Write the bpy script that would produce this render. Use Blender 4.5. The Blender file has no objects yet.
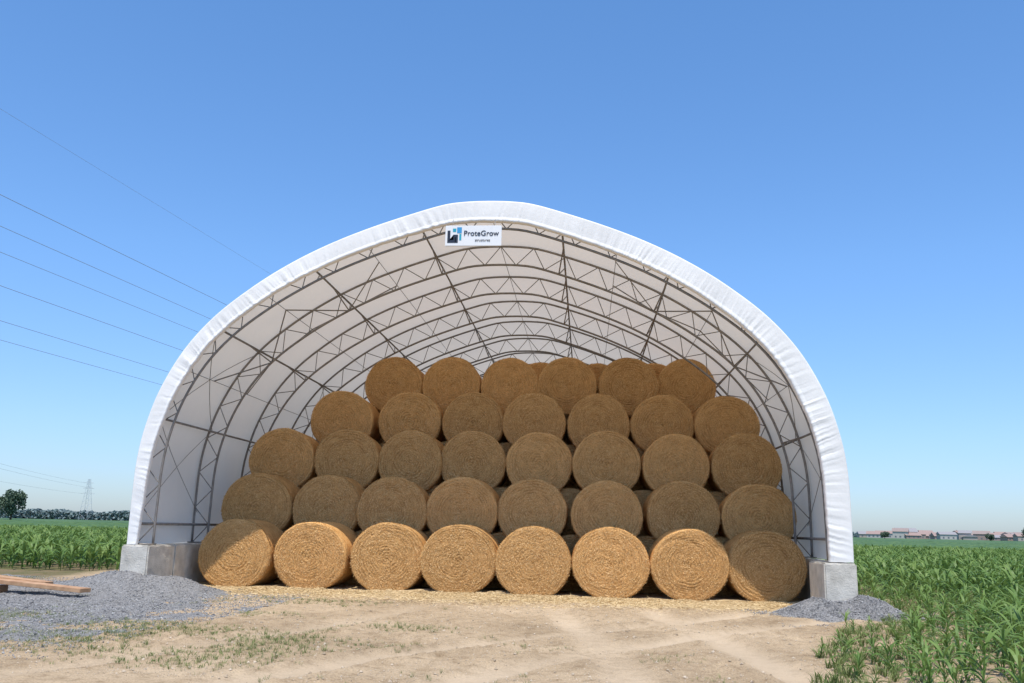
import bpy, bmesh, math, random
import numpy as np
from mathutils import Vector, Matrix
random.seed(7); rng=np.random.default_rng(7)
scene=bpy.context.scene
COL=scene.collection
# ------------------------------------------------------------ helpers
def np_mesh(name,V,F,smooth=False,tone=None,attrs=None):
    V=np.asarray(V,dtype=np.float32).reshape(-1,3); F=np.asarray(F,dtype=np.int32)
    k=F.shape[1]; me=bpy.data.meshes.new(name)
    me.vertices.add(len(V)); me.vertices.foreach_set('co',V.ravel())
    me.loops.add(F.size); me.loops.foreach_set('vertex_index',F.ravel())
    me.polygons.add(len(F))
    me.polygons.foreach_set('loop_start',np.arange(0,F.size,k,dtype=np.int32))
    me.polygons.foreach_set('loop_total',np.full(len(F),k,dtype=np.int32))
    me.polygons.foreach_set('use_smooth',np.full(len(F),smooth,dtype=bool))
    me.update(calc_edges=True)
    at=dict(attrs or {})
    if tone is not None: at['tone']=tone
    for n,a in at.items():
        x=me.attributes.new(n,'FLOAT','POINT'); x.data.foreach_set('value',np.asarray(a,dtype=np.float32))
    return me
def add(name,me,mat=None,parent=None,label=None,cat=None,group=None,kind=None,loc=None):
    ob=bpy.data.objects.new(name,me); COL.objects.link(ob)
    if mat is not None and me is not None and len(me.materials)==0: me.materials.append(mat)
    if parent is not None: ob.parent=parent
    if loc is not None: ob.location=loc
    if label: ob['label']=label
    if cat: ob['category']=cat
    if group: ob['group']=group
    if kind: ob['kind']=kind
    return ob
class MB:
    def __init__(s): s.v=[]; s.f=[]
    def quads(s,V,F):
        o=len(s.v); s.v+= [tuple(p) for p in V]; s.f+=[tuple(i+o for i in f) for f in F]
    def tube(s,pts,r,n=6,r2=None,cap=True):
        pts=[Vector(p) for p in pts]; m=len(pts); o=len(s.v)
        for i,p in enumerate(pts):
            d=(pts[min(i+1,m-1)]-pts[max(i-1,0)]).normalized()
            a=Vector((0,0,1)) if abs(d.z)<.9 else Vector((1,0,0))
            if abs(d.y)<.2: a=Vector((0,1,0))
            x=d.cross(a).normalized(); y=d.cross(x)
            rr=r if r2 is None else r+(r2-r)*i/(m-1)
            for k in range(n):
                t=2*math.pi*k/n
                s.v.append(tuple(p+x*(rr*math.cos(t))+y*(rr*math.sin(t))))
        for i in range(m-1):
            for k in range(n):
                a=o+i*n+k; b=o+i*n+(k+1)%n
                s.f.append((a,b,b+n,a+n))
        if cap:
            s.f.append(tuple(o+k for k in range(n))[::-1]); s.f.append(tuple(o+(m-1)*n+k for k in range(n)))
    def box(s,x0,x1,y0,y1,z0,z1):
        V=[(x0,y0,z0),(x1,y0,z0),(x1,y1,z0),(x0,y1,z0),(x0,y0,z1),(x1,y0,z1),(x1,y1,z1),(x0,y1,z1)]
        s.quads(V,[(0,3,2,1),(4,5,6,7),(0,1,5,4),(1,2,6,5),(2,3,7,6),(3,0,4,7)])
    def mesh(s,name,smooth=False):
        me=bpy.data.meshes.new(name); me.from_pydata(s.v,[],s.f); me.update()
        if smooth:
            for p in me.polygons: p.use_smooth=True
        return me
def hashn(ix,iy,seed):
    h=(ix.astype(np.int64)*374761393+iy.astype(np.int64)*668265263+seed*974711)&0x7fffffff
    h=((h^(h>>13))*1274126177)&0x7fffffff
    return ((h^(h>>16))&0xffff)/65535.0
def vn(x,y,seed=0):
    x=np.asarray(x,dtype=float); y=np.asarray(y,dtype=float)
    ix=np.floor(x); iy=np.floor(y); fx=x-ix; fy=y-iy
    fx=fx*fx*(3-2*fx); fy=fy*fy*(3-2*fy)
    a=hashn(ix,iy,seed); b=hashn(ix+1,iy,seed); c=hashn(ix,iy+1,seed); d=hashn(ix+1,iy+1,seed)
    return (a*(1-fx)+b*fx)*(1-fy)+(c*(1-fx)+d*fx)*fy
def fbm(x,y,seed=0,o=4):
    r=0; a=.5; t=0
    for i in range(o):
        r=r+a*vn(x*2**i,y*2**i,seed+i*17); t+=a; a*=.5
    return r/t
def inst(TV,TF,pos,ang,scl,tilt=None,sclz=None):
    TV=np.asarray(TV,float); TF=np.asarray(TF,int); n=len(pos); m=len(TV)
    pos=np.asarray(pos,float); c=np.cos(ang)[:,None]; s=np.sin(ang)[:,None]
    scl=np.asarray(scl,float)[:,None]; sz=scl if sclz is None else np.asarray(sclz)[:,None]
    X=TV[None,:,0]*scl; Y=TV[None,:,1]*scl; Z=TV[None,:,2]*sz
    if tilt is not None:
        ct=np.cos(tilt)[:,None]; st=np.sin(tilt)[:,None]
        X,Z=X*ct+Z*st,-X*st+Z*ct
    V=np.stack([X*c-Y*s+pos[:,0:1],X*s+Y*c+pos[:,1:2],Z+pos[:,2:3]],-1).reshape(-1,3)
    F=(TF[None]+(np.arange(n)*m)[:,None,None]).reshape(-1,TF.shape[1])
    return V,F
def merge(parts):
    Vs=[];Fs=[];o=0
    for V,F in parts:
        Vs.append(V);Fs.append(np.asarray(F)+o);o+=len(V)
    return np.concatenate(Vs),np.concatenate(Fs)
# ------------------------------------------------------------ materials
def newmat(name):
    m=bpy.data.materials.new(name); m.use_nodes=True; nt=m.node_tree
    return m,nt,nt.nodes,nt.links,nt.nodes['Principled BSDF']
def ramp(N,stops):
    r=N.new('ShaderNodeValToRGB'); e=r.color_ramp.elements
    while len(e)<len(stops): e.new(.5)
    for i,(p,c) in enumerate(stops):
        e[i].position=p; e[i].color=(*c,1) if len(c)==3 else c
    return r
def noise(N,L,scale,detail=4,vec=None,rough=.55):
    n=N.new('ShaderNodeTexNoise'); n.inputs['Scale'].default_value=scale; n.inputs['Detail'].default_value=detail
    n.inputs['Roughness'].default_value=rough
    if vec is None:
        tc=N.new('ShaderNodeTexCoord'); vec=tc.outputs['Object']
    L.new(vec,n.inputs['Vector']); return n
def nmat(name,c1,c2,scale=5,rough=.8,bump=.3,bscale=40,metal=0,detail=5,dist=.01):
    m,nt,N,L,P=newmat(name)
    n=noise(N,L,scale,detail); r=ramp(N,[(.3,c1),(.7,c2)]); L.new(n.outputs['Fac'],r.inputs[0]); L.new(r.outputs[0],P.inputs['Base Color'])
    P.inputs['Roughness'].default_value=rough; P.inputs['Metallic'].default_value=metal
    if bump>0:
        b=N.new('ShaderNodeBump'); b.inputs['Strength'].default_value=bump; b.inputs['Distance'].default_value=dist
        n2=noise(N,L,bscale,4); L.new(n2.outputs['Fac'],b.inputs['Height']); L.new(b.outputs[0],P.inputs['Normal'])
    return m
def attr(N,name):
    a=N.new('ShaderNodeAttribute'); a.attribute_name=name; return a
def mixc(N,L,fac,a,b,blend='MIX'):
    x=N.new('ShaderNodeMix'); x.data_type='RGBA'; x.blend_type=blend
    for s,v in ((0,fac),(6,a),(7,b)):
        if hasattr(v,'links'): L.new(v,x.inputs[s])
        elif s==0: x.inputs[0].default_value=v
        else: x.inputs[s].default_value=(*v,1)
    return x.outputs[2]
def tonemat(name,stops,rough=.7,trans=0.0,spec=.2,nscale=None):
    m,nt,N,L,P=newmat(name)
    a=attr(N,'tone'); r=ramp(N,stops); L.new(a.outputs['Fac'],r.inputs[0]); col=r.outputs[0]
    L.new(col,P.inputs['Base Color']); P.inputs['Roughness'].default_value=rough
    P.inputs['Specular IOR Level'].default_value=spec
    if trans>0:
        t=N.new('ShaderNodeBsdfTranslucent'); L.new(col,t.inputs[0]); mx=N.new('ShaderNodeMixShader'); mx.inputs[0].default_value=trans
        out=N['Material Output']; L.new(P.outputs[0],mx.inputs[1]); L.new(t.outputs[0],mx.inputs[2]); L.new(mx.outputs[0],out.inputs[0])
    return m

# fabric
def fabric(name,trans,c=(.80,.80,.79),tcol=(.88,.83,.75)):
    m,nt,N,L,P=newmat(name)
    n=noise(N,L,.7,5); r=ramp(N,[(.3,tuple(x*.88 for x in c)),(.7,c)]); L.new(n.outputs['Fac'],r.inputs[0])
    L.new(r.outputs[0],P.inputs['Base Color']); P.inputs['Roughness'].default_value=.5; P.inputs['Specular IOR Level'].default_value=.25
    b=N.new('ShaderNodeBump'); b.inputs['Strength'].default_value=.4; b.inputs['Distance'].default_value=.02
    n2=noise(N,L,4.5,7); L.new(n2.outputs['Fac'],b.inputs['Height']); L.new(b.outputs[0],P.inputs['Normal'])
    t=N.new('ShaderNodeBsdfTranslucent'); t.inputs[0].default_value=(*tcol,1); mx=N.new('ShaderNodeMixShader'); mx.inputs[0].default_value=trans
    L.new(P.outputs[0],mx.inputs[1]); L.new(t.outputs[0],mx.inputs[2]); L.new(mx.outputs[0],N['Material Output'].inputs[0])
    return m
M_fab=fabric('fabric_roof',.31,(.775,.75,.71),(.88,.80,.70)); M_trim=fabric('fabric_trim',.05,(.95,.93,.89))
M_steel=nmat('galvanised_steel',(.18,.165,.15),(.29,.265,.24),8,.5,.1,60,.3)
M_conc=nmat('concrete',(.46,.43,.37),(.70,.66,.58),4,.9,.7,35,dist=.015)
M_signw=nmat('sign_panel',(.82,.82,.81),(.86,.86,.85),2,.4,0)
M_navy=nmat('sign_navy',(.012,.02,.04),(.016,.026,.05),2,.5,0)
M_blue=nmat('sign_blue',(.04,.30,.58),(.05,.32,.60),2,.5,0)
M_teal=nmat('sign_teal',(.02,.36,.46),(.025,.38,.48),2,.5,0)
M_wood=nmat('plank_wood',(.34,.18,.09),(.56,.35,.20),6,.8,.5,50)
M_bark=nmat('bark',(.07,.05,.035),(.12,.09,.06),6,.9,.5,30)
M_wire=nmat('wire',(.22,.24,.27),(.26,.28,.31),2,.6,0)
M_pyl=nmat('pylon_steel',(.42,.46,.50),(.48,.52,.56),2,.6,0)  # steel colour paled and blued to stand in for distance haze

def bale_material():
    m,nt,N,L,P=newmat('straw_bale')
    tc=N.new('ShaderNodeTexCoord'); sep=N.new('ShaderNodeSeparateXYZ'); L.new(tc.outputs['Object'],sep.inputs[0])
    def mth(op,a,b=None):
        x=N.new('ShaderNodeMath'); x.operation=op
        for i,v in enumerate((a,b)):
            if v is None: continue
            if hasattr(v,'links'): L.new(v,x.inputs[i])
            else: x.inputs[i].default_value=v
        return x.outputs[0]
    X,Y,Z=sep.outputs; r=mth('SQRT',mth('ADD',mth('MULTIPLY',X,X),mth('MULTIPLY',Z,Z)))
    rs=mth('MAXIMUM',r,.02); cx=mth('MULTIPLY',mth('DIVIDE',X,rs),5); cz=mth('MULTIPLY',mth('DIVIDE',Z,rs),5)
    oi=N.new('ShaderNodeObjectInfo'); off=mth('MULTIPLY',oi.outputs['Random'],50)
    def cyl(kr,ky):
        cb=N.new('ShaderNodeCombineXYZ'); L.new(cx,cb.inputs[0]); L.new(mth('ADD',cz,off),cb.inputs[1]); L.new(mth('ADD',mth('MULTIPLY',r,kr),mth('MULTIPLY',Y,ky)),cb.inputs[2]); return cb.outputs[0]
    n1=noise(N,L,1.0,4,cyl(52,30),.65); n0=noise(N,L,.5,2,cyl(36,0),.5)
    n2=noise(N,L,85,3); n3=noise(N,L,3.0,3)
    r1=ramp(N,[(.28,(.24,.112,.036)),(.44,(.56,.305,.107)),(.58,(.75,.455,.19)),(.74,(.92,.665,.35))])
    f=mth('ADD',mth('MULTIPLY',n1.outputs[0],.36),mth('ADD',mth('MULTIPLY',n2.outputs[0],.44),mth('MULTIPLY',n0.outputs[0],.20))); L.new(f,r1.inputs[0])
    r3=ramp(N,[(.3,(.80,.77,.73)),(.7,(1.06,1.05,1.04))]); L.new(n3.outputs[0],r3.inputs[0])
    c=mixc(N,L,1.0,r1.outputs[0],r3.outputs[0],'MULTIPLY')
    ag=attr(N,'ring'); rr=ramp(N,[(0,(.58,.51,.42)),(.55,(1,1,1)),(1,(1.08,1.08,1.06))]); L.new(ag.outputs['Fac'],rr.inputs[0]); c=mixc(N,L,.75,c,rr.outputs[0],'MULTIPLY')  # crevice shade between the rings is painted into the straw colour
    hs=N.new('ShaderNodeHueSaturation'); L.new(c,hs.inputs['Color']); L.new(mth('ADD',mth('MULTIPLY',oi.outputs['Random'],.34),.83),hs.inputs['Value'])
    L.new(hs.outputs[0],P.inputs['Base Color']); P.inputs['Roughness'].default_value=.8; P.inputs['Specular IOR Level'].default_value=.15
    b=N.new('ShaderNodeBump'); b.inputs['Strength'].default_value=1.; b.inputs['Distance'].default_value=.03; L.new(f,b.inputs['Height']); L.new(b.outputs[0],P.inputs['Normal'])
    return m
M_bale=bale_material()
M_straw=tonemat('loose_straw',[(0,(.32,.155,.05)),(.5,(.68,.405,.155)),(1,(.93,.69,.37))],.7,.0,.2)
M_litter=tonemat('straw_chaff',[(0,(.40,.29,.15)),(.5,(.64,.48,.26)),(1,(.82,.67,.42))],.7,.0,.2)
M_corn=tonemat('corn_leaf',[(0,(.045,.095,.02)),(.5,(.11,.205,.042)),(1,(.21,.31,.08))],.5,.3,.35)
M_weed=tonemat('weed_leaf',[(0,(.10,.15,.045)),(.5,(.19,.24,.085)),(1,(.44,.38,.21))],.8,.2,.1)
M_tree=tonemat('tree_leaf',[(0,(.06,.095,.07)),(1,(.14,.19,.125))],.8,.1,.1)
M_woods=tonemat('far_leaf',[(0,(.17,.22,.23)),(1,(.24,.30,.29))],.9,0,.05)  # aerial haze mixed into the leaf colour: pale and bluish
M_stone=tonemat('gravel_stone',[(0,(.13,.128,.13)),(.5,(.26,.255,.255)),(1,(.46,.45,.43))],.85,0,.2)
M_peb=tonemat('pebble',[(0,(.32,.25,.17)),(1,(.60,.50,.38))],.85,0,.2)

# ------------------------------------------------------------ camera
F_PX=900.; CAMH=1.3
psi=math.radians(4.85); pit=math.atan(187/900); rol=math.radians(1.3)
cp,sp,cy_,sy_=math.cos(pit),math.sin(pit),math.cos(psi),math.sin(psi)
Fv=Vector((-sy_*cp,cy_*cp,sp)); Rv=Vector((cy_,sy_,0)); Uv=Rv.cross(Fv)
R2=Rv*math.cos(rol)+Uv*math.sin(rol); U2=Uv*math.cos(rol)-Rv*math.sin(rol)
mw=Matrix(((R2.x,U2.x,-Fv.x,0),(R2.y,U2.y,-Fv.y,0),(R2.z,U2.z,-Fv.z,CAMH),(0,0,0,1)))
cd=bpy.data.cameras.new('camera'); cam=bpy.data.objects.new('camera',cd); COL.objects.link(cam)
cam.matrix_world=mw; cd.sensor_width=36; cd.lens=F_PX/1024*36; cd.clip_end=8000; cd.clip_start=.1
scene.camera=cam
def W(r,g): return (r*cy_-g*sy_, r*sy_+g*cy_)   # heading frame -> world ground coords

# ------------------------------------------------------------ light
EL=math.radians(68)
w=bpy.data.worlds.new('World'); scene.world=w; w.use_nodes=True; WN=w.node_tree.nodes; WL=w.node_tree.links
sk=WN.new('ShaderNodeTexSky'); sk.sky_type='NISHITA'; sk.sun_disc=False; sk.sun_elevation=EL; sk.sun_rotation=math.radians(180)
sk.altitude=0; sk.air_density=1.0; sk.dust_density=.5; sk.ozone_density=1.4
bg=WN['Background']; bg.inputs[1].default_value=.145
tc=WN.new('ShaderNodeTexCoord'); sx_=WN.new('ShaderNodeSeparateXYZ'); WL.new(tc.outputs['Generated'],sx_.inputs[0])
rp=ramp(WN,[(0,(.66,.80,1.12)),(.10,(.76,.95,1.26)),(.28,(.83,1.14,1.46)),(.55,(.80,1.20,1.54)),(1,(1.02,1.10,1.18))]); WL.new(sx_.outputs[2],rp.inputs[0])
WL.new(mixc(WN,WL,1.0,sk.outputs[0],rp.outputs[0],'MULTIPLY'),bg.inputs[0])
sl=bpy.data.lights.new('sun','SUN'); sl.energy=4.7; sl.angle=math.radians(.5); sl.color=(1,.94,.85)
so=bpy.data.objects.new('sun',sl); COL.objects.link(so)
sd=Vector((0.02,-math.cos(EL),math.sin(EL))).normalized()
so.rotation_euler=sd.to_track_quat('Z','Y').to_euler(); so.location=(0,-10,30)
scene.view_settings.view_transform='Standard'; scene.view_settings.look='None'; scene.view_settings.exposure=0

# ------------------------------------------------------------ building geometry
CX=-1.90; Y0=16.3; BAY=2.44; NT=10; YE=Y0+.2+BAY*(NT-1)
half=[(0,7.45),(.45,7.435),(.85,7.38),(1.4,7.22),(2.25,6.93),(3.05,6.60),(3.8,6.21),(4.5,5.75),(5.2,5.17),(5.74,4.52),(6.14,3.76),(6.36,3.05),(6.46,2.4),(6.48,1.6),(6.48,.86)]
pts=[(-a,z) for a,z in half[::-1]]+[(a,z) for a,z in half[1:]]
def catmull(P,n=16):
    out=[];P=[np.array(p,float) for p in P]; P=[2*P[0]-P[1]]+P+[2*P[-1]-P[-2]]
    for i in range(1,len(P)-2):
        for k in range(n):
            t=k/n; a,b,c,d=P[i-1:i+3]
            out.append(.5*((2*b)+(-a+c)*t+(2*a-5*b+4*c-d)*t*t+(-a+3*b-3*c+d)*t**3))
    out.append(P[-2]); return np.array(out)
C=catmull(pts); dl=np.r_[0,np.cumsum(np.hypot(*np.diff(C,axis=0).T))]; TL=dl[-1]
def prof(s,off=0.):
    s=np.asarray(s,float); q=np.clip(s,0,1)*TL
    x=np.interp(q,dl,C[:,0]); z=np.interp(q,dl,C[:,1])
    e=.06; x2=np.interp(q+e,dl,C[:,0]);x1=np.interp(q-e,dl,C[:,0]);z2=np.interp(q+e,dl,C[:,1]);z1=np.interp(q-e,dl,C[:,1])
    tx=x2-x1;tz=z2-z1;l=np.hypot(tx,tz)+1e-9; nx=tz/l;nz=-tx/l   # inward normal
    return x+nx*off+CX, z+nz*off
bld=add('fabric_storage_building',None,label='white fabric covered arch shed with steel trusses over straw bales',cat='farm building')
# roof cover
n_s=180; ys=np.linspace(Y0+.12,YE+.2,91); ss=np.linspace(0,1,n_s+1)
V=[]
for y in ys:
    ph=((y-(Y0+.2))/BAY)%1
    sag=.045*math.sin(math.pi*ph)+.012*(vn(ss*40,ss*0+y*.6,12)-.5)
    x,z=prof(ss,sag); V.append(np.stack([x,np.full_like(x,y),z],-1))
V=np.array(V).reshape(-1,3); nn=n_s+1
I,J=np.meshgrid(np.arange(len(ys)-1),np.arange(n_s),indexing='ij')
a=(I*nn+J).ravel(); Fq=np.stack([a,a+1,a+nn+1,a+nn],-1)
add('roof_cover',np_mesh('roof_cover',V,Fq,True),M_fab,bld)
# end wall
mb=MB(); xs,zs=prof(np.linspace(0,1,61),.03); V=[(x,YE+.1,z) for x,z in zip(xs,zs)]+[(x,YE+.1,.5) for x in xs]
mb.quads(V,[(i,i+1,i+62,i+61) for i in range(60)]); add('end_wall',mb.mesh('end_wall'),M_fab,bld)
# front trim: taut flat fabric band with fine wrinkles
n=1400; mcs=22; ss=np.linspace(0,1,n+1)
wd=np.interp(ss,[0,.12,.5,.85,1],[.19,.31,.42,.46,.41])
wr=(fbm(ss*460,ss*0+3,5,3)-.5); wr2=(vn(ss*230,ss*0,9)-.5); big=(vn(ss*44,ss*0,19)-.5)
msk=.3+1.0*vn(ss*17,ss*0,29)**1.3
V=[]
for i,s in enumerate(ss):
    for j in range(mcs+1):
        u=j/mcs
        if u<.05: q=u/.05; yo=.16-.165*math.sin(q*math.pi/2); rq=.008*(1-math.cos(q*math.pi/2))
        elif u<.93: q=(u-.05)/.88; yo=-.005-.004*math.sin(q*math.pi)-.012*(1 if .80<u<.93 else 0); rq=.008+.975*q
        else: q=(u-.93)/.07; yo=-.015+.09*q; rq=.983+.017*math.sin(q*math.pi/2)
        face=min(1,u/.10)
        wv_=math.sin(min(1,max(0,(u-.02)/.98))*math.pi*.5)
        slant=int((u-.5)*9*math.sin(s*40))
        k2=min(n,max(0,i+slant))
        y=Y0+yo+(wr[k2]*.024*msk[i]+wr2[k2]*.018*msk[i]+big[i]*.005)*wv_*face
        rad=wd[i]*rq -.01 + (.008*big[i]+.008*wr2[i]+.007*wr[i])*max(0,u-.6)*2
        x,z=prof(s,rad)
        V.append((float(x),y,float(z)))
I,J=np.meshgrid(np.arange(n),np.arange(mcs),indexing='ij'); a=(I*(mcs+1)+J).ravel()
Fq=np.stack([a,a+mcs+1,a+mcs+2,a+1],-1)
add('front_trim',np_mesh('front_trim',V,Fq,True),M_trim,bld)
# trusses
def tdepth(s): return np.interp(s,[0,.15,.3,.7,.85,1],[.33,.36,.42,.42,.36,.31])
stations=[.115,.215,.32,.43,.57,.68,.785,.885]
minor=[.165,.268,.375,.5,.625,.732,.835]
def P3(s,off,y):
    x,z=prof(s,off); return (float(x),y,float(z))
for t in range(NT):
    y=Y0+.2+BAY*t; mb=MB(); sv=np.linspace(0,1,101)
    mb.tube([P3(s,.06,y) for s in sv],.026,6); mb.tube([P3(s,.06+float(tdepth(s)),y) for s in sv],.026,6)
    K=56
    for k in range(K):
        s0=k/K; s1=(k+1)/K; A=P3(s0,.06,y);B=P3(s0,.06+float(tdepth(s0)),y);A1=P3(s1,.06,y);B1=P3(s1,.06+float(tdepth(s1)),y)
        if k%2==0: mb.tube([A,B1],.010,4,cap=False)
        else: mb.tube([B,A1],.010,4,cap=False)
    for s0 in stations:
        B=P3(s0,.06+float(tdepth(s0)),y)
        for dy in (-.75,.75):
            yy=y+dy
            if yy<Y0+.2 or yy>YE: continue
            mb.tube([B,P3(s0,.10,yy)],.015,5,cap=False)
            if t==1 and s0 in (.215,.32,.68,.785):
                for q in minor:
                    if abs(q-s0)<.06: mb.tube([B,P3(q,.08,y+dy*1.25)],.014,4,cap=False)
    for s0 in (0,1):
        x,z=prof(s0,.2); mb.box(float(x)-.2,float(x)+.2,y-.12,y+.12,z-.0,z+.02)
    add('truss',mb.mesh('truss',True),M_steel,bld)
for s0 in stations:
    mb=MB(); mb.tube([P3(s0,.10,Y0+.2),P3(s0,.10,YE)],.022,6); add('purlin',mb.mesh('purlin',True),M_steel,bld)
for s0 in minor:
    mb=MB(); mb.tube([P3(s0,.075,Y0+.2),P3(s0,.075,YE)],.007,5); add('purlin',mb.mesh('purlin',True),M_steel,bld)
for b_ in (0,3):
    for sa,sb in ((.03,.115),(.115,.215),(.785,.885),(.885,.97)):
        ya=Y0+.2+BAY*b_; yb=ya+BAY
        for p,q in (((sa,ya),(sb,yb)),((sa,yb),(sb,ya))):
            mb=MB(); mb.tube([P3(p[0]+(q[0]-p[0])*k/6,.12,p[1]+(q[1]-p[1])*k/6) for k in range(7)],.007,4)
            add('bracing_cable',mb.mesh('bracing_cable',True),M_steel,bld)
for s0 in (.018,.982):
    mb=MB(); mb.tube([P3(s0,.1,Y0+.15),P3(s0,.1,YE)],.03,6); add('base_rail',mb.mesh('base_rail',True),M_steel,bld)
# ------------------------------------------------------------ sign
sgn=add('company_sign',None,label='white rectangular company sign with blue square logo hanging under arch rim',cat='sign')
sgn.location=(-2.13,16.0,6.66)
def rbox(name,x0,x1,y0,y1,z0,z1,mat,parent,bev=.006):
    bm=bmesh.new(); bmesh.ops.create_cube(bm,size=1)
    for v in bm.verts: v.co=Vector(((x0+x1)/2+v.co.x*(x1-x0),(y0+y1)/2+v.co.y*(y1-y0),(z0+z1)/2+v.co.z*(z1-z0)))
    if bev: bmesh.ops.bevel(bm,geom=bm.edges[:],offset=bev,segments=2,affect='EDGES')
    me=bpy.data.meshes.new(name); bm.to_mesh(me); bm.free()
    return add(name,me,mat,parent)
rbox('sign_panel',-.53,.53,0,.03,-.2,.2,M_signw,sgn)
def poly(name,pts_,mat):
    bm=bmesh.new(); f=bm.faces.new([bm.verts.new((x,-.004,z)) for x,z in pts_]); bmesh.ops.triangulate(bm,faces=[f])
    me=bpy.data.meshes.new(name); bm.to_mesh(me); bm.free(); add(name,me,mat,sgn)
poly('logo_mark',[(-.49,.10),(-.435,.10),(-.435,-.085),(-.375,-.085),(-.375,.02),(-.29,.02),(-.29,-.14),(-.33,-.14),(-.33,-.03),(-.345,-.03),(-.345,-.14),(-.49,-.14)],M_navy)
poly('logo_square',[(-.31,.05),(-.22,.05),(-.22,.165),(-.31,.165)],M_blue)
poly('logo_corner',[(-.39,.075),(-.325,.075),(-.325,.14),(-.39,.14)],M_teal)
poly('logo_bar',[(-.265,-.09),(-.225,-.09),(-.225,.035),(-.265,.035)],M_teal)
def text(name,body,size,x,z,mat,parent,off=.0,sp_=1.):
    c=bpy.data.curves.new(name,'FONT'); c.body=body; c.size=size; c.extrude=.002; c.offset=off; c.space_character=sp_
    o=bpy.data.objects.new('tmp',c); COL.objects.link(o); bpy.context.view_layer.update()
    me=bpy.data.meshes.new_from_object(o.evaluated_get(bpy.context.evaluated_depsgraph_get())); me.name=name
    bpy.data.objects.remove(o); me.materials.clear()
    me.transform(Matrix.Rotation(math.pi/2,4,'X')); ob=add(name,me,mat,parent); ob.location=(x,-.006,z); return ob
text('sign_lettering','ProteGrow',.142,-.185,.0,M_navy,sgn,.001,1.0)
text('sign_small_lettering','structures',.07,.03,-.11,M_navy,sgn)
for x in (-.4,.4):
    mb=MB(); mb.tube([(x,.02,.19),(x,.06,.34)],.006,5); add('hanger',mb.mesh('hanger'),M_steel,sgn)

# ------------------------------------------------------------ concrete blocks
def block(x0,x1,y0,y1,h,seed):
    bm=bmesh.new(); bmesh.ops.create_cube(bm,size=1)
    for v in bm.verts: v.co=Vector((v.co.x*(x1-x0),v.co.y*(y1-y0),(v.co.z+.5)*h))
    bmesh.ops.bevel(bm,geom=bm.edges[:],offset=.025,segments=2,affect='EDGES')
    bmesh.ops.subdivide_edges(bm,edges=[e for e in bm.edges if e.calc_length()>.3],cuts=5,use_grid_fill=True)
    r=random.Random(seed)
    for v in bm.verts: v.co+=Vector((r.uniform(-1,1),r.uniform(-1,1),r.uniform(-1,1)))*.0035
    me=bpy.data.meshes.new('concrete_block'); bm.to_mesh(me); bm.free()
    add('concrete_block',me,M_conc,label='grey precast concrete block under the shed wall',cat='concrete block',group='concrete blocks under shed walls',loc=((x0+x1)/2,(y0+y1)/2,0))
yy=16.25; i=0
while yy<YE+.4:
    l=1.1 if i==0 else 2.4
    block(-8.46,-7.94,yy,yy+l-.02,.855,i)
    block(4.07 if i==0 else 4.30,4.62,yy,yy+l-.02,.845,i+50); yy+=l; i+=1

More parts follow.
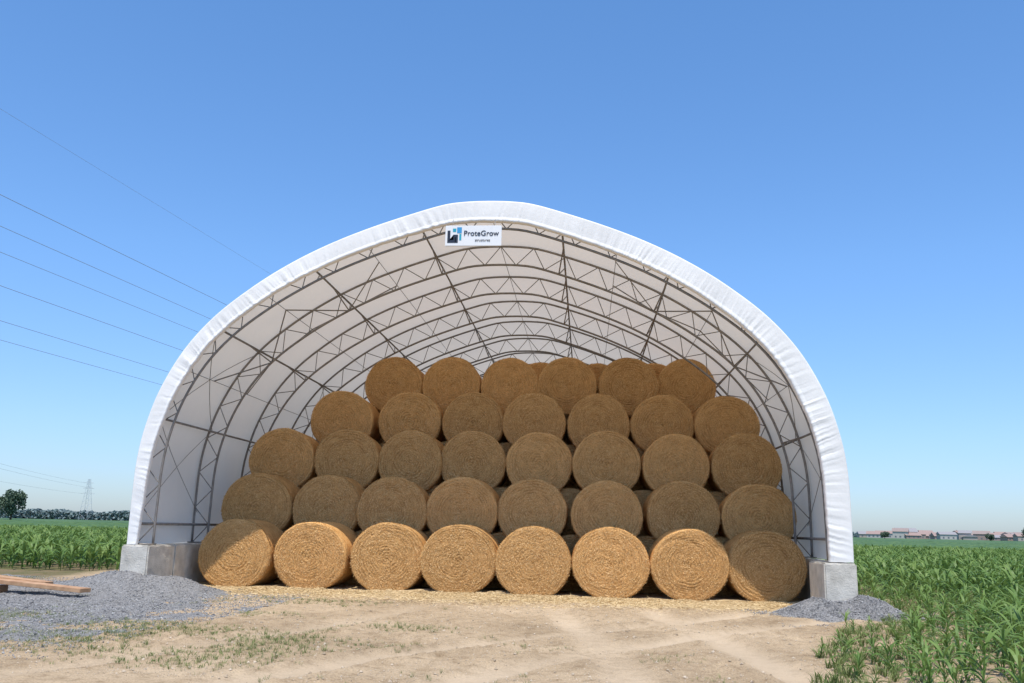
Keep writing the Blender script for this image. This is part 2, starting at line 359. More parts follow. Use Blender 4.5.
# ------------------------------------------------------------ bales
def bale_mesh(seed):
    r=np.random.default_rng(seed); L=1.3; R=.748
    prof_=[]
    NR=44
    for k in range(NR): 
        q=k/(NR-1); prof_.append((R*.95*q, -.02*(1-q*q)))
    for k in range(1,7):
        a=k/6*math.pi/2; prof_.append((R*.95+R*.05*math.sin(a), .05*(1-math.cos(a))))
    for k in range(1,13): prof_.append((R,.05+(L-.10)*k/12))
    for k in range(1,7):
        a=k/6*math.pi/2; prof_.append((R*.95+R*.05*math.cos(a), L-.05+.05*math.sin(a)))
    for k in range(1,6): prof_.append((R*.95*(1-k/5)+.001,L))
    S=128; th=np.arange(S)*2*math.pi/S; PR=np.array(prof_)
    ph=r.uniform(0,6.3,4); am=1+.009*np.sin(2*th+ph[0])+.007*np.sin(3*th+ph[1])+.004*np.sin(7*th+ph[2])+.009*(vn(np.cos(th)*9+9,np.sin(th)*9+9,seed)-.5)
    T,Rr=np.meshgrid(th,PR[:,0]); Yy=np.repeat(PR[:,1][:,None],S,1)
    pitch=.056
    def wobf(q,t): return (fbm(np.cos(t)*2.2+7,np.sin(t)*2.2+q*4,seed+5,3)-.5)
    def ringf(Rq,Tq):
        return .5+.5*np.sin((Rq/pitch+.25*np.sin(Rq*17+ph[1])+Tq/(2*math.pi)+wobf(Rq,Tq)*.6)*2*math.pi+ph[3])
    def brk(q,t): return np.clip(1.6*vn(np.cos(t)*3+q*11+20,np.sin(t)*3+20,seed+8)-.2,0,1)*(.4+.6*vn(q*9,t*0,seed+9))
    ring=ringf(Rr,T)**.8; bk=brk(Rr,T)
    ns=fbm(np.cos(T)*3+Rr*12+seed*3,np.sin(T)*3+Rr*5,seed,3)-.5
    front=(Yy<.045)
    Yy=Yy+np.where(front,-.016*(ring-.5)*bk*(Rr>.05)+.022*ns+.04*np.cos(T*1+ph[0])*Rr,0)
    rr=Rr*am[None,:]*(1+np.where(front,0,.015*ns))
    ringattr=np.where(front,1-(1-ring)*bk,.62+.5*ns)
    V=np.stack([rr*np.cos(T),Yy,rr*np.sin(T)],-1).reshape(-1,3)
    m=len(PR); I,J=np.meshgrid(np.arange(m-1),np.arange(S),indexing='ij')
    a=(I*S+J).ravel(); b=(I*S+(J+1)%S).ravel(); Fq=np.stack([a,b,b+S,a+S],-1)
    n=11000; q=np.sqrt(r.uniform(0.001,1.0,n))*R*.985; t=r.uniform(0,6.283,n)
    rg=1-(1-ringf(q,t)**.8)*brk(q,t)
    kp=rg>r.uniform(0,.95,n); q,t,rg=q[kp],t[kp],rg[kp]; n=len(q)
    amt=np.interp(t,np.r_[th,2*math.pi],np.r_[am,am[0]]); q=q*amt
    base=np.stack([q*np.cos(t),np.full(n,-.010)-.02*(1-(q/R)**2),q*np.sin(t)],-1)
    base[:,1]+=np.where(q>R*.94,(q-R*.94)*.8,0)+r.uniform(-.012,.008,n)+.04*np.cos(t+ph[0])*q
    da=t+math.pi/2+r.normal(0,.65,n); dr=np.stack([np.cos(da),r.normal(0,.25,n)-.08,np.sin(da)],-1)
    ln=r.uniform(.008,.030,n)[:,None]; wv=np.stack([-np.sin(da),r.uniform(-.8,.8,n),np.cos(da)],-1)*r.uniform(.0012,.0032,n)[:,None]
    A=base-dr*ln/2; B=base+dr*ln/2
    SV=np.stack([A-wv,A+wv,B+wv,B-wv],1).reshape(-1,3)
    n2=3600; t=r.uniform(0,6.283,n2); y=r.uniform(.0,L*.95,n2)
    amt=np.interp(t,np.r_[th,2*math.pi],np.r_[am,am[0]]); q=(R+r.uniform(-.01,.008,n2))*amt
    base=np.stack([q*np.cos(t),y,q*np.sin(t)],-1); da=t+math.pi/2+r.normal(0,.2,n2)
    dr=np.stack([np.cos(da),r.normal(0,.4,n2),np.sin(da)],-1); ln=r.uniform(.02,.06,n2)[:,None]
    wv=np.cross(dr,np.stack([np.cos(t),t*0,np.sin(t)],-1))*r.uniform(.0015,.004,n2)[:,None]
    A=base-dr*ln/2;B=base+dr*ln/2
    SV2=np.stack([A-wv,A+wv,B+wv,B-wv],1).reshape(-1,3)
    n3=1400; t=r.uniform(0,6.283,n3); amt=np.interp(t,np.r_[th,2*math.pi],np.r_[am,am[0]]); q=R*amt*r.uniform(.95,1.0,n3)
    base=np.stack([q*np.cos(t),r.uniform(-.0,.12,n3)+.04*np.cos(t+ph[0])*q,q*np.sin(t)],-1)
    da=t+np.where(r.uniform(0,1,n3)<.5,1,-1)*r.uniform(.4,1.5,n3); dr=np.stack([np.cos(da),r.normal(-.35,.3,n3),np.sin(da)],-1); ln=r.uniform(.012,.04,n3)[:,None]
    wv=np.stack([-np.sin(da),r.uniform(-.6,.6,n3),np.cos(da)],-1)*r.uniform(.0014,.003,n3)[:,None]; B=base+dr*ln
    SV3=np.stack([base-wv,base+wv,B+wv*.6,B-wv*.6],1).reshape(-1,3)
    tot=n+n2+n3
    SF=np.arange(tot*4).reshape(-1,4); nb=len(Fq)
    VV,FF=merge([(V,Fq),(np.concatenate([SV,SV2,SV3]),SF)])
    tn=np.clip(r.normal(.46,.25,tot),0,1); tn[:n]=np.clip(tn[:n]+(rg-.75)*.4,0,1)  # end-face straws toned darker in ring crevices, shade put into colour
    tone=np.r_[np.full(len(V),.5),np.repeat(tn,4)]
    me=np_mesh('straw_bale',VV,FF,True,tone,{'ring':np.r_[ringattr.ravel(),np.full(tot*4,1.)]}); me.materials.append(M_bale); me.materials.append(M_straw)
    mi=np.zeros(len(FF),dtype=np.int32); mi[nb:]=1; me.polygons.foreach_set('material_index',mi)
    return me
BM=[bale_mesh(100+k) for k in range(8)]
rows=[
 (18.0,.67,.92,[-6.99,-5.456,-3.923,-2.472,-1.02,.489,1.994,3.47],0),
 (19.1,1.62,.96,[-7.047,-5.539,-4.069,-2.598,-1.126,.433,2.009,3.535],0),
 (20.2,2.73,.975,[-6.91,-5.417,-3.967,-2.534,-1.052,.457,1.991,3.49],0),
 (21.3,3.75,.975,[-5.88,-4.226,-2.702,-1.221,.294,1.79,3.29],0),
 (22.4,4.84,.975,[-4.925,-3.42,-1.929,-.494,1.05,2.47],0),
 (23.6,4.93,.98,[-1.22,.28,1.75],0),
 (19.35,.60,.82,[-6.2,-4.7,-3.2,-1.7,-.25,1.25,2.75],1),
 (20.45,1.55,.9,[-6.3,-4.8,-3.3,-1.85,-.35,1.25,2.8],1),
 (21.55,2.62,.93,[-6.1,-4.65,-3.25,-1.8,-.3,1.25,2.75],1),
 (22.65,3.64,.93,[-5.0,-3.45,-1.95,-.45,1.05,2.55],1)]
k=0
for ri,(Y,Z,sz,us,hid) in enumerate(rows):
    for u in us:
        ob=add('straw_bale',BM[(k*3+ri)%8],None,group='stacked round straw bales',cat='straw bale',
          label=('sunlit round golden straw bale standing on straw litter' if ri==0 else 'round golden straw bale stacked on lower bales in shade'))
        ob.location=(u+random.uniform(-.015,.015),Y+random.uniform(-.09,.09)*(1-hid),Z+random.uniform(-.012,.012))
        s=random.uniform(.99,1.015); ob.scale=(s,1,sz*random.uniform(.985,1.015))
        ob.rotation_euler=(random.uniform(-.03,.03),random.uniform(-.12,.12),random.uniform(-.05,.05)); k+=1

# ------------------------------------------------------------ ground
def axis(lo,hi,st,far_lo,far_hi):
    a=list(np.arange(lo,hi+1e-6,st)); d=st; x=lo; L_=[]
    while x>far_lo: d*=1.25; x-=d; L_.append(x)
    d=st; x=hi; H=[]
    while x<far_hi: d*=1.25; x+=d; H.append(x)
    return np.array(L_[::-1]+a+H)
def edge_r(Y): return np.interp(Y,[6,8,11,13.5,15,17,30],[1.9,2.3,3.15,4.1,5.1,5.6,6.0])
RP=[([(5,-4.4),(9,-2.3),(11,-1.0),(13,.6),(15,2.2),(18,4.2)],1.),([(5,-2.7),(9,-.7),(11,.6),(13,2.2),(15,3.7),(18,5.5)],1.),([(5,.5),(9,.35),(12,.0),(15,-.4),(18,-.6)],.9),([(5,2.2),(9,2.0),(12,1.6),(15,1.2),(18,1.0)],.9),([(5,-6),(9,-4.4),(12,-3.4),(15,-2.8),(18,-2.6)],.5)]
def rc(P,y,c0): return np.interp(y,P[:,0],P[:,1])+.12*(fbm(y*.6,y*0,c0,2)-.5)
def ruts(x,y):
    r=np.zeros_like(x)
    for c0,(pts_,k) in enumerate(RP):
        d=np.abs(x-rc(np.array(pts_),y,c0))+.08*(fbm(x*4,y*4,70+c0,3)-.5); wgt=k*np.clip(.45+.9*vn(y*.6,y*0+c0,30+c0),0,1.1)
        r=np.maximum(r,wgt*np.exp(-(d/.26)**3))
    return r
def berm(x,y):
    r=np.zeros_like(x)
    for c0,(pts_,k) in enumerate(RP):
        d=np.abs(np.abs(x-rc(np.array(pts_),y,c0))-.34); r=np.maximum(r,k*np.exp(-(d/.08)**2)*vn(y*1.3,y*0+c0,60+c0))
    return r
def gh(x,y):
    near=np.exp(-((np.maximum(0,np.abs(x+2)-14))/8)**2)*np.exp(-((np.maximum(0,np.abs(y-13)-12))/8)**2)
    r=ruts(x,y); yd=np.clip((17.3-y)/1.5,0,1)
    tread=.010*np.sin((y+.3*np.abs(x))*2*math.pi/.14)*np.clip(r,0,1)*np.clip(2*vn(x*.7,y*.7,77)-.4,0,1)
    clod=np.clip(fbm(x*5,y*5,16,3)-.56,0,1)*.18*np.clip(fbm(x*.8,y*.8,17,2)*2.2-.7,0,1)
    return near*(.045*(fbm(x*.5,y*.5,1,3)-.5)+.028*(fbm(x*2.2,y*2.2,5,4)-.5)+(.020*(fbm(x*9,y*9,6,2)-.5)+clod)*(1-.8*np.clip(r,0,1)) +yd*(- .04*r+.045*berm(x,y)+tread))
gx=axis(-13,8,.045,-3500,3500); gy=axis(6.8,18,.035,-400,4000)
GX,GY=np.meshgrid(gx,gy); Z=gh(GX,GY); V=np.stack([GX,GY,Z],-1).reshape(-1,3)
nx=len(gx); I,J=np.meshgrid(np.arange(len(gy)-1),np.arange(nx-1),indexing='ij'); a=(I*nx+J).ravel()
Fq=np.stack([a,a+1,a+nx+1,a+nx],-1)
er=edge_r(GY)+1.5+.8*(fbm(GX*1.2,GY*1.2,44,3)-.5)
yard=np.clip((er+.3-GX)/.8,0,1)*np.clip((GX+13+4*(fbm(GX*.3,GY*.3,8,2)-.5))/1.0,0,1)*np.clip((42-GY)/1,0,1)
me=np_mesh('ground',V,Fq,True,None,{'rut':(ruts(GX,GY)*np.clip((17.3-GY)/1.5,0,1)).ravel(),'yard':yard.ravel()})
def ground_mat():
    m,nt,N,L,P=newmat('sandy_soil')
    n1=noise(N,L,.45,7); n2=noise(N,L,5,8,rough=.74); n3=noise(N,L,60,3)
    r1=ramp(N,[(.32,(.36,.265,.168)),(.5,(.47,.352,.228)),(.68,(.56,.43,.288))]); L.new(n1.outputs[0],r1.inputs[0])
    r2=ramp(N,[(.34,(.66,.63,.58)),(.5,(1,1,1)),(.7,(1.12,1.12,1.10))]); L.new(n2.outputs[0],r2.inputs[0])
    r3=ramp(N,[(.32,(.68,.65,.61)),(.5,(1,1,1)),(.7,(1.14,1.14,1.12))]); L.new(n3.outputs[0],r3.inputs[0])
    c=mixc(N,L,1,r1.outputs[0],r2.outputs[0],'MULTIPLY'); c=mixc(N,L,.85,c,r3.outputs[0],'MULTIPLY')
    ar=attr(N,'rut'); f=N.new('ShaderNodeMath'); f.operation='MULTIPLY'; f.inputs[1].default_value=.72; L.new(ar.outputs['Fac'],f.inputs[0])
    c=mixc(N,L,f.outputs[0],c,(.615,.485,.34))
    n4=noise(N,L,.8,5); r4=ramp(N,[(.4,(.22,.17,.10)),(.6,(.13,.135,.055))]); L.new(n4.outputs[0],r4.inputs[0])
    ay=attr(N,'yard'); c=mixc(N,L,ay.outputs['Fac'],r4.outputs[0],c)
    L.new(c,P.inputs['Base Color']); P.inputs['Roughness'].default_value=.95; P.inputs['Specular IOR Level'].default_value=.1
    b=N.new('ShaderNodeBump'); b.inputs['Strength'].default_value=.8; b.inputs['Distance'].default_value=.025; L.new(n3.outputs[0],b.inputs['Height'])
    b2=N.new('ShaderNodeBump'); b2.inputs['Strength'].default_value=.6; b2.inputs['Distance'].default_value=.05; L.new(n2.outputs[0],b2.inputs['Height']); L.new(b.outputs[0],b2.inputs['Normal']); L.new(b2.outputs[0],P.inputs['Normal'])
    return m
add('ground',me,ground_mat(),kind='structure')
# gravel
OV=np.array([(1,0,0),(-1,0,0),(0,1,0),(0,-1,0),(0,0,.8),(0,0,-.8)])*1.; OF=[(0,2,4),(2,1,4),(1,3,4),(3,0,4),(2,0,5),(1,2,5),(3,1,5),(0,3,5)]
M_grav=nmat('gravel_bed',(.15,.147,.145),(.33,.32,.31),24,.9,1.0,50,dist=.03)
def gravel(x0,x1,y0,y1,hf,nst,label):
    xs=np.arange(x0,x1,.05); ys=np.arange(y0,y1,.05); X,Y=np.meshgrid(xs,ys); Z=hf(X,Y)+gh(X,Y)
    Z=Z+.03*(fbm(X*7,Y*7,3,3)-.5)+.05*(fbm(X*2,Y*2,23,3)-.5)*np.clip(hf(X,Y)*30,0,1)
    V=np.stack([X,Y,Z],-1).reshape(-1,3); nx=len(xs); I,J=np.meshgrid(np.arange(len(ys)-1),np.arange(nx-1),indexing='ij'); a=(I*nx+J).ravel()
    Fq=np.stack([a,a+1,a+nx+1,a+nx],-1); keep=(hf(X,Y).ravel()[Fq].max(1)>-.03)
    add('gravel_heap',np_mesh('gravel_heap',V,Fq[keep],True),M_grav,kind='structure')
    px=rng.uniform(x0,x1,nst*4); py=rng.uniform(y0,y1,nst*4); h=hf(px,py); k=(h+rng.uniform(-.03,.045,len(h)))>-.015; px,py,h=px[k][:nst],py[k][:nst],h[k][:nst]
    sc=rng.uniform(.004,.011,len(px))*np.where(rng.uniform(0,1,len(px))<.06,1.9,1); pos=np.stack([px,py,np.maximum(h,0)+.05*(fbm(px*2,py*2,23,3)-.5)*np.clip(h*30,0,1)+gh(px,py)+sc*.5],-1)
    V,F=inst(OV,OF,pos,rng.uniform(0,6.3,len(px)),sc,rng.uniform(-.6,.6,len(px)))
    add('gravel_stones',np_mesh('gravel_stones',V,F,False,np.repeat(rng.uniform(0,1,len(px)),6)),M_stone,kind='stuff',label=label,cat='gravel')
def hl(x,y):
    n=fbm(x*.9,y*.9,71,5)-.5
    d=np.sqrt(((x+10.6)/4.9)**2+((y-14.4)/4.6)**2); base=.06*(1-d)+.12*n
    base=np.minimum(base,.03+.03*n)
    m=.31*np.exp(-((x+8.2)/1.2)**2-((y-16.15)/.55)**2)+.18*np.exp(-((x+7.3)/.6)**2-((y-16.5)/.6)**2)+.10*np.exp(-((x+10.2)/1.6)**2-((y-16.7)/.9)**2)
    return base+np.maximum(m-.03,0)*(1+.9*n)
def hr(x,y):
    n=fbm(x*1.4,y*1.4,81,4)-.5
    return -.07+.07*n+(.42*np.exp(-((x-4.4)/.75)**2-((y-16.05)/.5)**2)+.13*np.exp(-((x-3.6)/.45)**2-((y-15.8)/.4)**2))*(1+.7*n)
gravel(-17,-5.0,8.5,20,hl,90000,'loose grey crushed gravel around the shed wall')
gravel(2.4,6.6,14,17.4,hr,16000,'loose grey crushed gravel around the concrete block')
# pebbles & clods
n=26000; px=rng.uniform(-9,6,n); py=7.8+9.*rng.uniform(0,1,n)**1.3; sc=rng.uniform(.003,.009,n)*np.where(rng.uniform(0,1,n)<.05,2.6,1)
keep=ruts(px,py)<.4*rng.uniform(.5,2,n); px,py,sc=px[keep],py[keep],sc[keep]
V,F=inst(OV,OF,np.stack([px,py,gh(px,py)+sc*.2],-1),rng.uniform(0,6.3,len(px)),sc,rng.uniform(-.6,.6,len(px)))
add('loose_stones',np_mesh('loose_stones',V,F,False,np.repeat(rng.uniform(0,1,len(px)),6)),M_peb,kind='stuff',label='small stones and clods on sandy yard',cat='stones')
# straw litter mat + straws
xs=np.arange(-8.,4.4,.07); ys=np.arange(16.2,20,.07); X,Y=np.meshgrid(xs,ys)
lh=np.clip((Y-16.9+.9*(fbm(X*.8,Y*.8,91,3)-.5))/1.2,-.2,1)*.06+.02*(fbm(X*5,Y*5,92,3)-.5)
Z=gh(X,Y)+lh; V=np.stack([X,Y,Z],-1).reshape(-1,3); nx=len(xs); I,J=np.meshgrid(np.arange(len(ys)-1),np.arange(nx-1),indexing='ij'); a=(I*nx+J).ravel()
add('straw_mat',np_mesh('straw_mat',V,np.stack([a,a+1,a+nx+1,a+nx],-1),True),nmat('straw_mat',(.42,.30,.16),(.62,.47,.27),40,.9,1,90,dist=.02),kind='stuff',label='trodden straw litter in front of the bales',cat='straw')
n=56000; px=rng.uniform(-7.9,4.3,n); py=17.95-np.abs(rng.normal(0,.85,n)); k=(py>14.2)&(rng.uniform(0,1,n)<.3+1.3*vn(px*1.1,py*1.6,33)); px,py=px[k],py[k]; n=len(px)
a=rng.uniform(0,6.3,n); l=rng.uniform(.010,.04,n); wv=rng.uniform(.0015,.003,n)
lhz=np.clip((py-16.9)/1.2,0,1)*.06
cz=gh(px,py)+lhz+rng.uniform(.002,.015,n); dz=rng.normal(0,.005,n)
A=np.stack([px-np.cos(a)*l,py-np.sin(a)*l,cz-dz],-1);B=np.stack([px+np.cos(a)*l,py+np.sin(a)*l,cz+dz],-1); wq=np.stack([-np.sin(a)*wv,np.cos(a)*wv,wv*.5],-1)
add('loose_straw',np_mesh('loose_straw',np.stack([A-wq,A+wq,B+wq,B-wq],1).reshape(-1,3),np.arange(n*4).reshape(-1,4),False,np.repeat(np.clip(rng.normal(.55,.25,n),0,1),4)),M_litter,kind='stuff',label='scattered loose straw on the ground',cat='straw')
# weeds
def tuft(seed,nb=9,h=.12):
    r=np.random.default_rng(seed); V=[];F=[]
    for i in range(nb):
        a=r.uniform(0,6.3); l=h*r.uniform(.5,1.1); sp_=r.uniform(.3,1.0); w_=r.uniform(.0025,.006)*h/.12
        d=np.array([math.cos(a),math.sin(a),0]); q=np.array([-d[1],d[0],0])*w_; p0=d*r.uniform(.005,.03); p1=p0+d*l*sp_*.5+np.array([0,0,l*.6]); p2=p0+d*l*sp_*1.1+np.array([0,0,l*.85])
        o=len(V); V+=[p0-q,p0+q,p1-q,p1+q,p2-q*.2,p2+q*.2]; F+=[(o,o+1,o+3,o+2),(o+2,o+3,o+5,o+4)]
    return np.array(V),np.array(F)
parts=[];tn=[]
for k in range(6):
    TV,TF=tuft(300+k,8,.06); n=6500; px=rng.uniform(-9.5,3.5,n); py=rng.uniform(7.8,16,n)
    dens=fbm(px*.9,py*.9,55,4)+.20*(vn(px*4,py*4,56)-.5); lim=np.interp(px,[-9,-3.6,-1.6,3],[.50,.53,.82,.84])
    lim=lim+np.clip((py-11.5)/8,0,.2)+ruts(px,py)*.12
    kp=(dens>lim+rng.uniform(-.18,.24,n)); px,py=px[kp],py[kp]
    parts.append(inst(TV,TF,np.stack([px,py,gh(px,py)],-1),rng.uniform(0,6.3,len(px)),rng.uniform(.2,1.0,len(px)))); tn.append(np.repeat(rng.uniform(.0,.95,len(px)),len(TV)))
for k in range(5):
    TV,TF=tuft(340+k,11,.12); n=420; py=rng.uniform(7.5,24,n); px=edge_r(py)+rng.gamma(1.3,.9,n)-.5
    kp=px>edge_r(py)-.5; px,py=px[kp],py[kp]
    parts.append(inst(TV,TF,np.stack([px,py,gh(px,py)],-1),rng.uniform(0,6.3,len(px)),rng.uniform(.3,1.1,len(px)))); tn.append(np.repeat(rng.uniform(.0,.7,len(px)),len(TV)))
V,F=merge(parts); add('weeds',np_mesh('weeds',V,F,False,np.concatenate(tn)),M_weed,kind='stuff',label='sparse weeds and grass on sandy yard and field edge',cat='weeds')

# ------------------------------------------------------------ corn
def corn_tmpl(seed,nl=9,seg=5,H=.62,wf=1.):
    r=np.random.default_rng(seed); V=[];F=[]; az=r.uniform(0,6.3)
    for i in range(nl):
        q=i/(nl-1); z0=.04+q*H*.62; a=az+math.pi*i+r.normal(0,.5); L_=H*r.uniform(.5,.95)*(1-.25*abs(q-.5)); el=math.radians(r.uniform(40,66)+12*q)
        d=np.array([math.cos(a),math.sin(a),0]); sd_=np.array([-d[1],d[0],0]); p=np.array([0,0,z0]); o=len(V); wm=wf*r.uniform(.014,.023)*H/.62; tw=r.normal(0,.6)
        curl=r.uniform(1.5,3.0)*(1-.4*q)
        for s in range(seg+1):
            t=s/seg; wv=wm*math.sin(math.pi*min(1,.12+t*.9))**.8 if s<seg else .002
            n_=sd_*math.cos(tw*t)+np.array([0,0,1])*math.sin(tw*t)
            V+=[p-n_*wv,p+n_*wv]; e=el-curl*t**1.3; p=p+(d*math.cos(e)+np.array([0,0,math.sin(e)]))*L_/seg
        F+=[(o+2*s,o+2*s+1,o+2*s+3,o+2*s+2) for s in range(seg)]
    for k in range(2):
        o=len(V); b=.008; c_,s_=(1,0) if k==0 else (0,1)
        V+=[np.array([-b*c_,-b*s_,0]),np.array([b*c_,b*s_,0]),np.array([b*c_*.6,b*s_*.6,H*.7]),np.array([-b*c_*.6,-b*s_*.6,H*.7])]; F.append((o,o+1,o+2,o+3))
    V=np.array(V); return V,np.array(F)
hi=[corn_tmpl(500+k,12,7) for k in range(8)]; lo=[corn_tmpl(600+k,9,3,.62,1.6) for k in range(6)]
P=[]
for rw in range(0,120):
    xr=1.9+.56*rw
    for y in np.arange(8.0,75,.18):
        x=xr+random.gauss(0,.10); yy=y+random.gauss(0,.06)
        e=float(edge_r(yy))+.5*(float(vn(yy*.9,0.,3))-.5)
        if x<e-.35 or x>.56*yy+4: continue
        if x<e+.4 and random.random()<.5: continue
        if random.random()<.08: continue
        P.append((x,yy))
PR_=np.array(P)
P=[]
for rw in range(0,90):
    xr=-10.5-.66*rw
    for y in np.arange(22.5,75,.21):
        x=xr+random.gauss(0,.05); yy=y+random.gauss(0,.06)
        if x>-.40*yy+1 or x<-.76*yy-3: continue
        P.append((x,yy))
PL_=np.array(P)
dist=np.hypot(PR_[:,0],PR_[:,1]); az=np.arctan2(PR_[:,0],PR_[:,1]); inview=(az<math.radians(25.5))
o=np.argsort(dist+np.where(inview,0,1000)); near=PR_[o[:300]]; rest=PR_[o[300:]]
cm=[]
for k,(V,F) in enumerate(hi):
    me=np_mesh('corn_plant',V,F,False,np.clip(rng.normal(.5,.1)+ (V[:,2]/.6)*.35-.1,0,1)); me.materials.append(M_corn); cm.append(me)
def hsc(x,y): return np.clip(.44+(x-edge_r(y))*.21,.32,.92)
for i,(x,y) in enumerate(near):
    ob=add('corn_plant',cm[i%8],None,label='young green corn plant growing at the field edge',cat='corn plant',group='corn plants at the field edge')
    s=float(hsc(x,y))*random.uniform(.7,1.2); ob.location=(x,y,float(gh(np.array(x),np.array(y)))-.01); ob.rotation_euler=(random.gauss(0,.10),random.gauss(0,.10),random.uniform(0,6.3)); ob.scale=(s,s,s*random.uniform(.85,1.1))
parts=[];tn=[]
allp=np.concatenate([rest,PL_]); dd=np.hypot(allp[:,0],allp[:,1]); g=rng.integers(0,6,len(allp)); hs=np.concatenate([hsc(rest[:,0],rest[:,1]),np.full(len(PL_),.95)])
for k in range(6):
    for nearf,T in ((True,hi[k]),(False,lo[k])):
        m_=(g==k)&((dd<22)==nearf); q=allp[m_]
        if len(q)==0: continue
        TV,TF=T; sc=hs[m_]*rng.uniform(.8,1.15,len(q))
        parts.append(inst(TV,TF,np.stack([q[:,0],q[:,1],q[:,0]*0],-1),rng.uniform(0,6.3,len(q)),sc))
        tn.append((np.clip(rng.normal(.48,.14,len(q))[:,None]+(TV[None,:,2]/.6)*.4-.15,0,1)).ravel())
def canopy(x0,x1,y0,y1,nx,ny):
    xs=np.linspace(x0,x1,nx); ys=y0*(y1/y0)**np.linspace(0,1,ny); X,Y=np.meshgrid(xs,ys); 
    Z=.50+.22*(vn(X*2.0,Y*.7,4)-.5)+.2*(vn(X*.05,Y*.02,6)-.5); V=np.stack([X,Y,Z],-1).reshape(-1,3)
    I,J=np.meshgrid(np.arange(ny-1),np.arange(nx-1),indexing='ij'); a=(I*nx+J).ravel()
    return V,np.stack([a,a+1,a+nx+1,a+nx],-1)
for arr in (canopy(-160,140,72,220,700,160),canopy(-1200,1200,219,1500,500,60)):
    parts.append(arr); tn.append(np.clip(rng.normal(.5,.2,len(arr[0])),0,1))
V,F=merge(parts)
add('corn_field',np_mesh('corn_field',V,F,False,np.concatenate(tn)),M_corn,kind='stuff',label='dense rows of young green corn reaching the horizon',cat='corn field')

# ------------------------------------------------------------ planks
def plank(x,y,z,l,w_,t,rz,ry,label):
    bm=bmesh.new(); bmesh.ops.create_cube(bm,size=1)
    for v in bm.verts: v.co=Vector((v.co.x*l,v.co.y*w_,v.co.z*t))
    bmesh.ops.bevel(bm,geom=bm.edges[:],offset=.006,segments=2,affect='EDGES')
    me=bpy.data.meshes.new('wooden_plank'); bm.to_mesh(me); bm.free()
    ob=add('wooden_plank',me,M_wood,label=label,cat='plank',group='planks lying on gravel'); ob.location=(x,y,z); ob.rotation_euler=(0,ry,rz)
plank(-9.35,15.0,.20,2.3,.26,.065,-.20,.05,'weathered brown board propped up on gravel')
plank(-10.0,15.3,.27,1.7,.24,.055,-.05,.08,'weathered brown board resting over another board')
plank(-9.9,14.95,.10,.12,.7,.12,.2,0,'short timber offcut under boards')

# ------------------------------------------------------------ distant things
def crown(seed,w_,h_,n,leaf,z0):
    r=np.random.default_rng(seed); cl=30; cc=[]
    while len(cc)<cl:
        p=r.uniform(-1,1,3)
        if np.linalg.norm(p)<1: cc.append(p*np.array([w_/2*.8,w_/2*.8,h_/2*.82])+np.array([0,0,z0+h_/2]))
    cc=np.array(cc); ix=r.integers(0,cl,n); rad=w_*.15*r.uniform(.7,1.3,cl)
    d=r.normal(0,1,(n,3)); d/=np.linalg.norm(d,axis=1)[:,None]; p=cc[ix]+d*(rad[ix]*r.uniform(.5,1.1,n))[:,None]
    a=r.normal(0,1,(n,3)); b=np.cross(a,r.normal(0,1,(n,3))); a/=np.linalg.norm(a,axis=1)[:,None]; b/=np.linalg.norm(b,axis=1)[:,None]
    a*=leaf;b*=leaf; V=np.stack([p-a-b,p+a-b,p+a+b,p-a+b],1).reshape(-1,3)
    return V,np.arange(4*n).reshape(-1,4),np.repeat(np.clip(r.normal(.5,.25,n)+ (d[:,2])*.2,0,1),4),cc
def tree(r_,g_,w_,h_,seed,label):
    x,y=W(r_,g_); T=add('tree',None,label=label,cat='tree',loc=(x,y,0))
    V,F,tn_,cc=crown(seed,w_,h_*.8,3600,.17*w_/8,h_*.2); add('crown',np_mesh('crown',V,F,False,tn_),M_tree,T)
    mb=MB(); mb.tube([(0,0,-.2),(.1,0,h_*.25),(0,.1,h_*.55)],.3*w_/8,8,.12)
    for c in cc[:9]: mb.tube([(.05,0,h_*.28),tuple(c)],.12,5,.03)
    add('trunk',mb.mesh('trunk',True),M_bark,T)
tree(-.541*300,300,10.0,10.4,11,'large rounded leafy tree standing beyond the corn field')
tree(.568*420,420,8,6.6,13,'dark green tree beside the distant houses')
tree(.525*480,480,5,4.6,14,'small tree beside the distant houses')
tree(.41*480,480,5,4.2,15,'small tree beside the distant houses')
parts=[];tn=[]
def woods(r0,r1,g,h0,h1,n,seed):
    r=np.random.default_rng(seed); rr=r.uniform(r0,r1,n); h=h0+(h1-h0)*(.6*vn(rr*.045,rr*0,seed)+.4*vn(rr*.15,rr*0,seed+1)); zz=r.uniform(0,1,n)**.8*h
    gg=g+r.uniform(-8,8,n); x=rr*cy_-gg*sy_; y=rr*sy_+gg*cy_; p=np.stack([x,y,zz],-1)
    a=r.normal(0,1,(n,3));b=np.cross(a,r.normal(0,1,(n,3)));a/=np.linalg.norm(a,axis=1)[:,None];b/=np.linalg.norm(b,axis=1)[:,None]; s=r.uniform(.5,1.2,n)[:,None]*.8
    parts.append((np.stack([p-a*s-b*s,p+a*s-b*s,p+a*s+b*s,p-a*s+b*s],1).reshape(-1,3),np.arange(4*n).reshape(-1,4))); tn.append(np.repeat(np.clip(r.normal(.5,.25,n),0,1),4))
woods(-520,-230,700,3.5,9.5,22000,21)
woods(240,480,860,1,8,9000,22)
V,F=merge(parts); add('distant_woods',np_mesh('distant_woods',V,F,False,np.concatenate(tn)),M_woods,kind='stuff',label='hazy line of trees along the horizon',cat='woods')
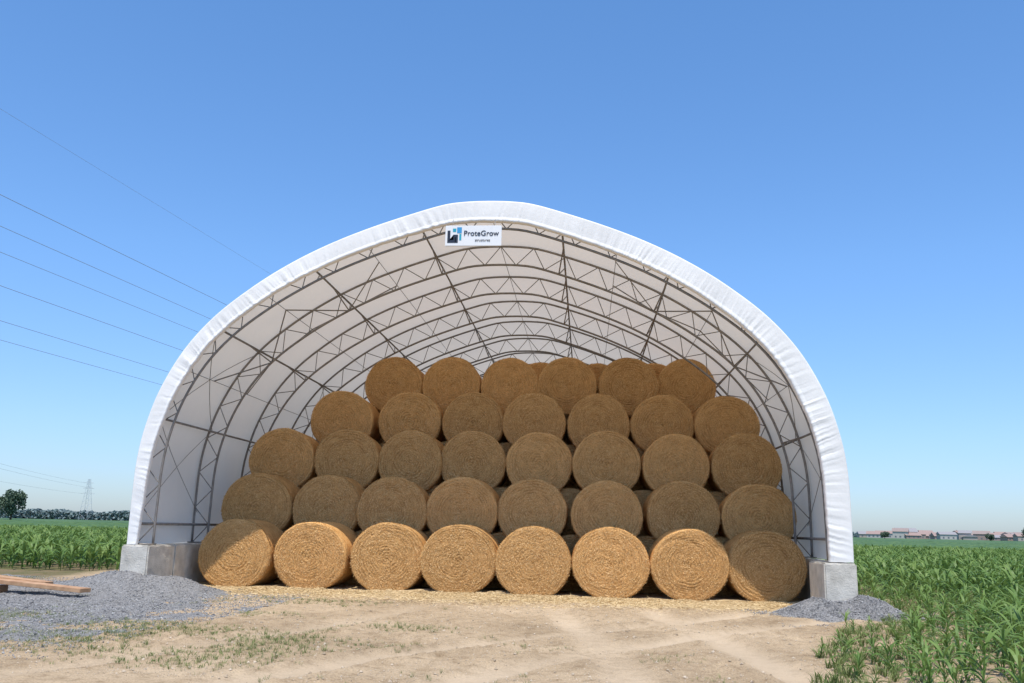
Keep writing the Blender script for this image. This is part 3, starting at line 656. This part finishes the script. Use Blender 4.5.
# houses
WM=[nmat('house_wall_tan',(.38,.32,.28),(.42,.36,.32),1,.8,0),nmat('house_wall_brick',(.32,.23,.20),(.36,.27,.24),1,.8,0),nmat('house_wall_pale',(.44,.41,.38),(.48,.45,.42),1,.8,0)]
RM=[nmat('roof_red_brown',(.30,.215,.19),(.34,.245,.215),1,.8,0),nmat('roof_brown',(.27,.21,.19),(.30,.24,.22),1,.8,0),nmat('roof_grey',(.27,.26,.27),(.30,.29,.30),1,.8,0)]
M_win=nmat('window_glass',(.14,.15,.17),(.16,.17,.19),1,.3,0)
lab=['tan house with pitched roof beyond corn','red brick house with pitched roof beyond corn','pale sided house with pitched roof beyond corn']
tt=.385
while tt<.56:
    tt+=random.uniform(.003,.007)
    g_=720+random.uniform(-60,100); x,y=W(tt*g_,g_); a_,b_,h_=random.uniform(8,15),random.uniform(7,10),random.choice([2.8,3.2,4.0,5.4]); rh=random.uniform(1.8,3.0)
    wi=random.choice([0,1,1,0,2]); ro=random.choice([0,0,1,2])
    H=add('house',None,label=lab[wi],cat='house',group='distant houses',loc=(x,y,0)); H.rotation_euler=(0,0,random.choice([0,0,1.2,.3,-.4]))
    mb=MB(); mb.box(-a_/2,a_/2,-b_/2,b_/2,0,h_); add('wall',mb.mesh('wall'),WM[wi],H)
    mb=MB(); e=.5; mb.quads([(-a_/2-e,-b_/2-e,h_+.01),(a_/2+e,-b_/2-e,h_+.01),(a_/2+e,b_/2+e,h_+.01),(-a_/2-e,b_/2+e,h_+.01),(-a_/2-e,0,h_+rh),(a_/2+e,0,h_+rh)],[(0,1,5,4),(2,3,4,5),(1,2,5),(3,0,4),(0,3,2,1)]); add('roof',mb.mesh('roof'),RM[ro],H)
    for wx in (-a_*.3,0,a_*.3):
        mb=MB(); mb.box(wx-.6,wx+.6,-b_/2-.05,-b_/2-.01,1.2,2.4); add('window',mb.mesh('window'),M_win,H)
# pylon
px_,py_=W(-.460*690,690)
T=add('power_pylon',None,label='grey steel lattice power pylon beyond the field',cat='pylon',loc=(px_,py_,0))
mb=MB(); H=31
def wdt(z): return 3.0*(1-z/H)+.6
zs=[0,5,9.5,13.5,17,20,23,26,29,H]
for sx in (-1,1):
    for sy in (-1,1): mb.tube([(sx*wdt(z)/1,sy*wdt(z),z) for z in zs],.11,4)
for a,b in zip(zs[:-1],zs[1:]):
    for s in (-1,1):
        mb.tube([(-wdt(a),s*wdt(a),a),(wdt(b),s*wdt(b),b)],.055,4); mb.tube([(wdt(a),s*wdt(a),a),(-wdt(b),s*wdt(b),b)],.055,4)
        mb.tube([(s*wdt(a),-wdt(a),a),(s*wdt(b),wdt(b),b)],.055,4)
add('tower',mb.mesh('tower'),M_pyl,T)
for z,l in ((20,5.2),(24,4.4),(28,3.6)):
    mb=MB(); mb.tube([(-l,0,z),(l,0,z)],.11,4); mb.tube([(-l,0,z),(0,0,z+1.5)],.07,4); mb.tube([(l,0,z),(0,0,z+1.5)],.07,4); add('crossarm',mb.mesh('crossarm'),M_pyl,T)
ex,ey=W(-.68*330,330)
for z,l,ez in ((20,-5,22),(24,4,27),(28,-3.4,31)):
    mb=MB(); mb.tube([(px_+l+(ex-px_)*q,py_+(ey-py_)*q,z+(ez-z)*q-10*q*(1-q)*.6) for q in np.linspace(0,1,12)],.04,4)
    add('power_line',mb.mesh('power_line',True),M_wire,label='thin overhead power line running to a distant pylon',cat='power line',group='overhead power lines')
th=math.radians(6.6); D=np.array([math.sin(th),math.cos(th)]); Nn=np.array([-math.cos(th),math.sin(th)])
for L_,ratio,rd in ((30,.594,.006),(27,.468,.012),(30,.422,.012),(33,.384,.012),(27,.335,.011),(30,.284,.011),(33,.256,.011)):
    mb=MB(); pts3=[]
    for s in np.linspace(-10,480,40):
        q=Nn*L_+D*s; pts3.append((q[0],q[1],CAMH+L_*ratio))
    mb.tube(pts3,rd,5); add('power_line',mb.mesh('power_line',True),M_wire,label='thin overhead power line crossing the blue sky',cat='power line',group='overhead power lines')
print('done')
